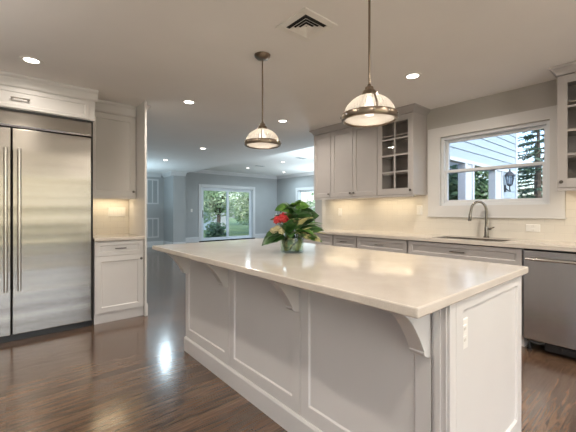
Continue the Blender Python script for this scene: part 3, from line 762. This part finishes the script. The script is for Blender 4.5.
bar_vent((6.78, 7.36, FCEIL), 'flat ceiling register in the raised far ceiling by the wall cabinets')


def return_grille(x0, x1, z0, z1, label):
    t = thing('return_grille', label, 'grille', ((x0 + x1) / 2, 11.3, z0), 'return air grilles'); m = FY(11.3); f = MB(); b = .045
    f.box(x0, x1, -.014, 0, z0, z0 + b, m).box(x0, x1, -.014, 0, z1 - b, z1, m).box(x0, x0 + b, -.014, 0, z0 + b, z1 - b, m).box(x1 - b, x1, -.014, 0, z0 + b, z1 - b, m)
    c = (x0 + x1) / 2; f.box(c - .015, c + .015, -.013, 0, z0 + b, z1 - b, m); f.build('grille_frame', 'trim', t, bevel=.003)
    s_ = MB(); n = 26
    for k in range(n):
        z = z0 + b + (z1 - z0 - 2 * b) * (k + .5) / n; h_ = (z1 - z0 - 2 * b) / n * .40
        for u0, u1 in ((x0 + b, c - .015), (c + .015, x1 - b)):
            P = [m(u0, -.010, z - h_), m(u1, -.010, z - h_), m(u1, -.001, z + h_), m(u0, -.001, z + h_)]; Q = [(p[0], p[1] - .001, p[2] + .002) for p in P]
            s_.add(P + Q, [(3, 2, 1, 0), (4, 5, 6, 7), (0, 1, 5, 4), (1, 2, 6, 5), (2, 3, 7, 6), (3, 0, 4, 7)])
    s_.build('slats', 'hallwall', t)
return_grille(3.50, 3.90, 1.43, 2.26, 'upper white return air grille on the hall end wall')
return_grille(3.51, 3.91, .31, .97, 'lower white return air grille on the hall end wall')

# ------------------------------------------------------------------ vase and flowers
vx, vy = 1.518, 1.741
va = thing('vase', 'squat clear glass vase on the island worktop holding the bouquet', 'vase', (vx, vy, TOP))
vr = .078
MB().lathe([(.0001, 0), (vr, 0), (vr + .004, .006), (vr + .006, .102), (vr + .002, .102), (vr - .001, .012), (.0001, .010)], (vx, vy, TOP), 36).build('glass_bowl', 'vase', va, smooth=True)
MB().lathe([(.0001, .011), (vr - .003, .013), (vr, .085), (.0001, .085)], (vx, vy, TOP), 36).build('water', 'water', va, smooth=True)
bo = thing('bouquet', 'leafy bouquet with red and cream blossoms in the glass vase', 'flowers', (vx, vy, TOP + .012))


def leaf(base, az, el, ln, wd, curl, m, cup=.25, name='leaf', roll=0):
    """one curved leaf blade from base; az/el in degrees, curl = droop over its length in radians"""
    az, el = R(az), R(el); n = 9; P = []; fs = []; p = Vector(base); d0 = Vector((cos(az), sin(az), 0)); sd = Vector((-sin(az), cos(az), 0))
    for i in range(n):
        s_ = i / (n - 1); a = el - curl * s_
        d = d0 * cos(a) + Vector((0, 0, 1)) * sin(a); nrm = -d0 * sin(a) + Vector((0, 0, 1)) * cos(a)
        side = sd * cos(roll) + nrm * sin(roll)
        wv = wd * max(.03, (sin(pi * min(1, s_ * 1.0 + .02) ** .8)) ** .8) * .5
        wob = 1 + .05 * sin(i * 2.3 + az * 5)
        for k in (-1, -.5, 0, .5, 1): P.append(p + side * wv * k * wob + nrm * (abs(k) ** 1.5) * wv * cup * 2)
        p = p + d * (ln / (n - 1))
    for i in range(n - 1):
        for k in range(4): fs.append((i * 5 + k, i * 5 + k + 1, i * 5 + 6 + k, i * 5 + 5 + k))
    mb = MB().add(P, fs); o = mb.build(name, m, bo, smooth=True, ang=180)
    so = o.modifiers.new('thick', 'SOLIDIFY'); so.thickness = .0012
    return o
# camera looks along (.65,.76); image right = (.76,-.65): az -40 = right, 140 = left, 50 = away, 230 = toward viewer
B = Vector((vx, vy, TOP))
def rt(r, f_, z): return B + Vector((.7615 * r + .648 * f_, -.648 * r + .7615 * f_, z))
for args in (
    (rt(-.06, -.03, .13), 150, -14, .15, .105, .5, 'leaf'), (rt(-.07, -.04, .12), 185, -10, .11, .085, .5, 'leaf'), (rt(-.06, 0, .14), 128, 8, .13, .08, .7, 'leaf2'),
    (rt(.03, 0, .22), -30, 28, .13, .13, .9, 'leaf'), (rt(.05, -.03, .21), -62, 25, .12, .12, 1.0, 'leaf'), (rt(.06, .03, .21), -5, 30, .12, .11, .9, 'leaf'),
    (rt(-.01, .02, .30), 140, 25, .10, .075, .9, 'leaf2'), (rt(.0, .0, .31), 205, 35, .085, .07, 1.1, 'leaf2'), (rt(.01, .0, .31), 265, 35, .085, .07, 1.1, 'leaf2'),
    (rt(.01, .0, .31), -35, 58, .085, .06, .7, 'leaf2'), (rt(.02, .02, .30), -40, 15, .10, .07, .7, 'leaf2'), (rt(.0, .02, .31), 60, 40, .09, .075, 1.0, 'leaf2'),
    (rt(.0, .0, .30), 170, 5, .10, .07, .8, 'leaf'), (rt(.02, -.01, .29), 245, 0, .08, .07, .9, 'leaf'),
    (rt(-.01, -.05, .13), 262, 66, .17, .10, 1.0, 'leafv'), (rt(.035, -.05, .14), 285, 62, .17, .085, .9, 'leafv'), (rt(.06, -.04, .15), 300, 60, .14, .08, .9, 'leaf'),
    (rt(-.04, -.05, .15), 225, 45, .13, .10, 1.1, 'leaf'), (rt(-.02, -.04, .19), 245, 60, .13, .10, .9, 'leaf'), (rt(-.04, .0, .20), 180, 50, .12, .10, .9, 'leaf'),
    (rt(.03, -.05, .13), -35, 22, .19, .075, .4, 'leafv'), (rt(.04, -.04, .13), -45, 8, .19, .06, .3, 'leafv'), (rt(.03, -.03, .16), -25, 26, .20, .055, .6, 'leaf2'),
    (rt(.04, -.05, .12), -60, 0, .16, .07, .3, 'leafv'), (rt(.04, 0, .15), -12, 24, .20, .05, .6, 'leaf2'), (rt(.04, -.06, .12), -38, -8, .17, .06, .2, 'leaf2'),
    (rt(.05, -.04, .11), -30, -8, .16, .05, .1, 'leafv'), (rt(.03, -.06, .14), -75, 12, .14, .08, .7, 'leaf2'),
    (rt(.0, .04, .17), 60, 40, .17, .13, .8, 'leaf'), (rt(-.03, .04, .17), 120, 40, .15, .12, .8, 'leaf'), (rt(.03, .05, .18), 20, 35, .16, .12, .8, 'leaf'),
    (rt(-.02, -.06, .13), 235, 10, .11, .09, .8, 'leaf'), (rt(.02, -.06, .13), 275, 5, .11, .09, .8, 'leafv'), (rt(.05, .0, .20), 300, 62, .12, .11, .9, 'leaf'),
    (rt(.0, .0, .23), 200, 72, .11, .10, .8, 'leaf'), (rt(.03, .02, .23), 330, 72, .12, .11, .8, 'leaf')):
    leaf(*args)
leaf(rt(-.05, -.07, .105), 150, -8, .165, .10, .4, 'leaf', roll=-.8)
leaf(rt(.055, -.03, .19), -35, 38, .15, .15, .5, 'leaf', roll=.9)
leaf(rt(.02, -.06, .17), -20, 50, .16, .12, .6, 'leaf', roll=1.0)
leaf(rt(.05, -.06, .13), -44, 16, .17, .07, .3, 'leaf', roll=.9)
leaf(rt(.06, -.06, .115), -50, -10, .15, .06, .2, 'leafv', roll=.9)
leaf(rt(-.02, -.04, .28), 145, 20, .10, .08, .6, 'leaf2', roll=-.8)
leaf(rt(.03, -.03, .29), -30, 30, .10, .08, .6, 'leaf2', roll=.8)
leaf(rt(-.02, -.08, .13), 250, 58, .14, .11, .9, 'leaf')
st_ = MB()
for k in range(16):
    a = k * 2.4; r1 = .055 * ((k % 5) + 1) / 5; r2 = .05 * ((k % 4) + 1) / 4
    st_.tube([(vx + r1 * cos(a), vy + r1 * sin(a), TOP + .016), (vx + r2 * cos(a + .8), vy + r2 * sin(a + .8), TOP + .08), (vx + r2 * .8 * cos(a + 1.2), vy + r2 * .8 * sin(a + 1.2), TOP + .20)], .0035, 6)
st_.build('stems', 'stem', bo, smooth=True)
for k in range(12):
    a = 2 * pi * k / 12; P = []; fs = []; n = 7
    z0_, sl_ = TOP + .025 + .018 * (k % 3), .012 * ((k % 2) * 2 - 1)
    for i in range(n):
        an = a + (i / (n - 1) - .5) * 1.15; hw = .036 * sin(pi * (i + .6) / (n + .2)); rad = .064 + .005 * (k % 2)
        for e_ in (-1, 1): P.append((vx + rad * cos(an), vy + rad * sin(an), z0_ + .025 + e_ * hw + sl_ * (i - 3) / 2))
    for i in range(n - 1): fs.append((2 * i, 2 * i + 1, 2 * i + 3, 2 * i + 2))
    o = MB().add(P, fs).build('wrapped_leaf', ('leaf2', 'stem', 'leafv', 'leaf', 'stem')[k % 5], bo, smooth=True); so = o.modifiers.new('thick', 'SOLIDIFY'); so.thickness = .0012


def blossom(c, r, m, n, name, sz=.02):
    mb = MB(); g_ = pi * (3 - 5 ** .5)
    for i in range(n):
        z = 1 - (i + .5) / n * 1.5; q_ = (max(0, 1 - z * z)) ** .5; a = g_ * i
        d = Vector((q_ * cos(a), q_ * sin(a), z)); t1 = d.orthogonal().normalized(); t2 = d.cross(t1); p = Vector(c) + d * r * random.uniform(.75, 1.05)
        for k in range(5):
            an = 2 * pi * k / 5 + i; e1 = t1 * cos(an) + t2 * sin(an); e2 = t1 * -sin(an) + t2 * cos(an)
            mb.add([p, p + e1 * sz * .55 + e2 * sz * .32 + d * .003, p + e1 * sz + d * sz * .25, p + e1 * sz * .55 - e2 * sz * .32 + d * .003], [(0, 1, 2, 3)])
    mb.build(name, m, bo, recalc=False)
blossom(rt(-.095, -.05, .225), .024, 'red', 20, 'red_blossom', .022)
blossom(rt(-.060, -.07, .240), .026, 'red', 22, 'red_blossom', .024)
blossom(rt(-.038, -.06, .222), .020, 'red', 16, 'red_blossom', .022)
blossom(rt(-.125, -.05, .150), .020, 'cream', 18, 'cream_blossom', .016)
blossom(rt(-.100, -.07, .168), .018, 'cream', 16, 'cream_blossom', .016)
blossom(rt(-.070, -.08, .150), .020, 'cream', 16, 'cream_blossom', .018)

# ------------------------------------------------------------------ outdoors
struct(MB().box(-30, 60, -30, 60, -.34, -.20).build('ground', 'lawn'), 'lawn outside', 'lawn')
# clapboard wing seen through the sink window
PY = 2.6
def laps(mb, x0, x1, z0, z1, y, e=.17):
    z = z0
    while z < z1 - .01:
        h_ = min(e, z1 - z)
        P = [(x0, y - .020, z), (x1, y - .020, z), (x1, y - .004, z + h_), (x0, y - .004, z + h_), (x0, y + .05, z), (x1, y + .05, z), (x1, y + .05, z + h_), (x0, y + .05, z + h_)]
        mb.add(P, [(0, 1, 2, 3), (7, 6, 5, 4), (0, 4, 5, 1), (1, 5, 6, 2), (2, 6, 7, 3), (3, 7, 4, 0)]); z += h_
wg = MB(); laps(wg, 4.4, 9.58, 2.17, 4.05, PY); 
struct(wg.build('wall_porch', 'siding'), 'pale blue clapboard wall of the porch outside the sink window', 'wall')
pg_ = MB(); laps(pg_, 8.67, 9.58, -.2, 2.10, PY); struct(pg_.build('wall_porch_pier', 'siding'), 'pale blue clapboard pier of the porch', 'wall')
tr_ = MB().box(4.4, 9.6, PY - .03, PY + .09, 2.10, 2.17); tr_.box(9.58, 9.68, PY - .03, PY + .08, -.2, 4.05)
struct(tr_.build('trim_7', 'extwhite'), 'white frieze and corner boards of the porch', 'trim')
for a, b, lb in ((6.56, 6.99, 'broad white porch post seen through the left of the sink window'), (8.14, 8.66, 'broad white porch post beside the wall lantern')):
    t = thing('porch_post', lb, 'post', ((a + b) / 2, PY, -.2), 'porch posts')
    MB().box(a, b, PY - .01, PY + .11, -.2, 2.10).build('shaft', 'extwhite', t, bevel=.006)
    MB().box(a, a + .09, PY - .03, PY - .01, -.2, 2.10).build('edge_board', 'extwhite', t, bevel=.004); MB().box(b - .09, b, PY - .03, PY - .01, -.2, 2.10).build('edge_board', 'extwhite', t, bevel=.004)
# wall lantern
lx, ly = 8.70, PY - .14
ln_ = thing('wall_lantern', 'black carriage lantern on the clapboard outside the window', 'lantern', (lx, PY, 1.72))
MB().box(lx + .03, lx + .11, PY - .045, PY - .022, 1.64, 1.80).build('back_plate', 'iron', ln_, bevel=.005)
MB().tube([(lx + .07, PY - .04, 1.72), (lx + .07, PY - .10, 1.66), (lx + .04, ly, 1.65), (lx, ly, 1.70), (lx, ly, 1.78)], .012, 8).build('arm', 'iron', ln_, smooth=True)
MB().lathe([(.0001, 1.76), (.045, 1.77), (.055, 1.80)], (lx, ly, 0), 6).build('base', 'iron', ln_)
MB().lathe_open([(.052, 1.80), (.085, 2.0)], (lx, ly, 0), 6).build('glass', 'lanternglass', ln_)
fm = MB()
for k in range(6):
    a = 2 * pi * k / 6; fm.tube([(lx + .053 * cos(a), ly + .053 * sin(a), 1.80), (lx + .087 * cos(a), ly + .087 * sin(a), 2.0)], .008, 6)
fm.build('cage', 'iron', ln_)
MB().lathe([(.0001, 1.995), (.115, 1.995), (.06, 2.07), (.02, 2.10), (.012, 2.12), (.02, 2.14), (.0001, 2.155)], (lx, ly, 0), 6).build('cap', 'iron', ln_)


def leaf_cloud(mb, c, rad, n, sz, flat=.75):
    for _ in range(n):
        while True:
            d = Vector((random.uniform(-1, 1), random.uniform(-1, 1), random.uniform(-1, 1)))
            if .25 < d.length < 1: break
        p = Vector((c[0] + d.x * rad, c[1] + d.y * rad, c[2] + d.z * rad * flat))
        a = Vector((random.gauss(0, 1), random.gauss(0, 1), random.gauss(0, .6))).normalized(); b = a.orthogonal().normalized(); s_ = sz * random.uniform(.6, 1.3)
        mb.add([p - a * s_, p + b * s_ * .5, p + a * s_, p - b * s_ * .5], [(0, 1, 2, 3)])


def tree(x, y, h, rad, label, m='foliage', n=2600, sz=.16, trunk=.13, low=.30):
    t = thing('tree', label, 'tree', (x, y, -.2), 'garden trees'); mb = MB()
    blobs = []
    for k in range(9):
        a = k * 2.4; zz = h * (low + (1 - low) * (k + .5) / 9); rr = rad * (.75 if k < 7 else .45)
        blobs.append((x + rad * .5 * cos(a), y + rad * .5 * sin(a), zz, rr))
    for bx, by, bz, br_ in blobs: leaf_cloud(mb, (bx, by, bz), br_, n // 9, sz)
    mb.build('foliage', m, t, recalc=False)
    tk = MB().tube([(x, y, -.22), (x + .08, y, h * .3), (x - .05, y + .05, h * .75)], [trunk, trunk * .75, trunk * .3], 8)
    for bx, by, bz, br_ in blobs[:6]: tk.tube([(x + .05, y, h * .28), ((x + bx) / 2, (y + by) / 2, (h * .3 + bz) / 2), (bx, by, bz)], [trunk * .5, trunk * .35, trunk * .12], 6)
    tk.build('trunk', 'bark', t, smooth=True)


def conifer(x, y, h, r0, label, low=.4, gap=.28):
    t = thing('conifer', label, 'tree', (x, y, -.2)); mb = MB(); br_ = MB(); z = low
    br_.tube([(x, y, -.22), (x, y, h)], [.14, .02], 8)
    while z < h:
        s_ = 1 - (z - low) / (h - low); rr = r0 * (s_ ** .75) + .08; nb = 9
        for k in range(nb):
            a = random.uniform(0, 2 * pi); ln = rr * random.uniform(.7, 1.1); dz = -.12 * ln
            e = (x + ln * cos(a), y + ln * sin(a), z + dz); br_.tube([(x, y, z), e], [.018, .005], 4)
            for i in range(int(8 + ln * 26)):
                q_ = random.uniform(.15, 1.02); p = Vector((x + ln * q_ * cos(a), y + ln * q_ * sin(a), z + dz * q_))
                d = Vector((cos(a) + random.gauss(0, .8), sin(a) + random.gauss(0, .8), random.gauss(-.1, .45))).normalized(); b = d.orthogonal().normalized() * .03; L_ = random.uniform(.07, .17)
                mb.add([p - b, p + b, p + d * L_ + b * .3, p + d * L_ - b * .3], [(0, 1, 2, 3)])
        z += gap * random.uniform(.8, 1.2)
    mb.build('foliage', 'needles', t, recalc=False); br_.build('trunk', 'bark', t)


def bush(x, y, r, h, label, m='bushleaf', n=1500, sz=.08, cat='bush'):
    t = thing('garden_bush', label, cat, (x, y, -.2)); mb = MB()
    for k in range(6):
        a = k * 1.05; leaf_cloud(mb, (x + r * .35 * cos(a), y + r * .35 * sin(a), -.2 + h * (.3 + .4 * (k % 3) / 2)), r * .72, n // 6, sz, h / r * .38)
    mb.build('foliage', m, t, recalc=False); s_ = MB()
    for k in range(5): s_.tube([(x, y, -.22), (x + r * .4 * cos(k * 1.3), y + r * .4 * sin(k * 1.3), h * .5)], [.03, .012], 5)
    s_.build('stem', 'bark', t)


conifer(13.3, 2.95, 4.6, 1.5, 'tall conifer beyond the end of the clapboard porch wall', gap=.2)
conifer(17.6, 4.0, 3.4, 1.6, 'low broad conifer behind the tall one outside the sink window')
bush(7.35, 3.18, .47, 2.5, 'tall leafy bush behind the porch, left of its first post', n=3600, sz=.07)
bush(11.3, 4.35, .8, 3.2, 'broad green bush between the two porch posts', n=4200, sz=.10)
bush(8.35, 2.98, .22, 1.0, 'pinkish flowering bush low behind the porch posts', 'pink', 500, .05)
tree(8.6, 15.9, 3.6, 1.05, 'leafy tree with a bare lower trunk outside the sliding door, left glass panel', low=.36, n=5200, sz=.085)
tree(11.2, 16.3, 3.6, 1.05, 'dense leafy tree outside the sliding door, right glass panel', low=.12, n=5200, sz=.085)
tree(9.0, 19.6, 4.6, 1.25, 'tree farther back behind the left glass panel', low=.2, n=4500, sz=.11)
tree(14.2, 19.3, 4.6, 1.3, 'tree farther back behind the right glass panel', low=.1, n=4500, sz=.11)
tree(12.0, 27.0, 7.5, 2.6, 'tallest tree, far behind the white shed', low=.12, n=4000, sz=.17)
tree(18.5, 26.0, 7.5, 2.6, 'tall tree far back at the edge of the right glass panel', low=.1, n=4000, sz=.17)
tree(13.6, 11.8, 5.0, 1.3, 'leafy tree outside the family room side window', low=.12, n=4500, sz=.10)
tree(17.5, 15.2, 6.5, 1.9, 'leafy tree farther off past the family room side window', low=.1, n=3000)
bush(12.6, 14.6, .5, 1.0, 'round green bush on the lawn outside the right glass panel', n=900, sz=.08)
bush(7.6, 14.2, .5, .9, 'round green bush on the lawn outside the left glass panel', n=900, sz=.08)
sh = thing('garden_shed', 'white garden shed glimpsed between the trees beyond the sliding door', 'shed', (11.9, 22.2, -.2))
MB().prism([(11.2, -.2), (12.6, -.2), (12.6, 1.35), (11.9, 1.85), (11.2, 1.35)], 21.6, 23.0, lambda p, q, t_: (p, t_, q)).build('walls', 'extwhite', sh)
MB().prism([(11.08, 1.27), (11.9, 1.88), (12.72, 1.27), (12.72, 1.34), (11.9, 1.96), (11.08, 1.34)], 21.5, 23.1, lambda p, q, t_: (p, t_, q)).build('roof', 'roofing', sh)
MB().box(11.6, 12.2, 21.57, 21.6, -.18, 1.1).build('door', 'extwhite', sh)
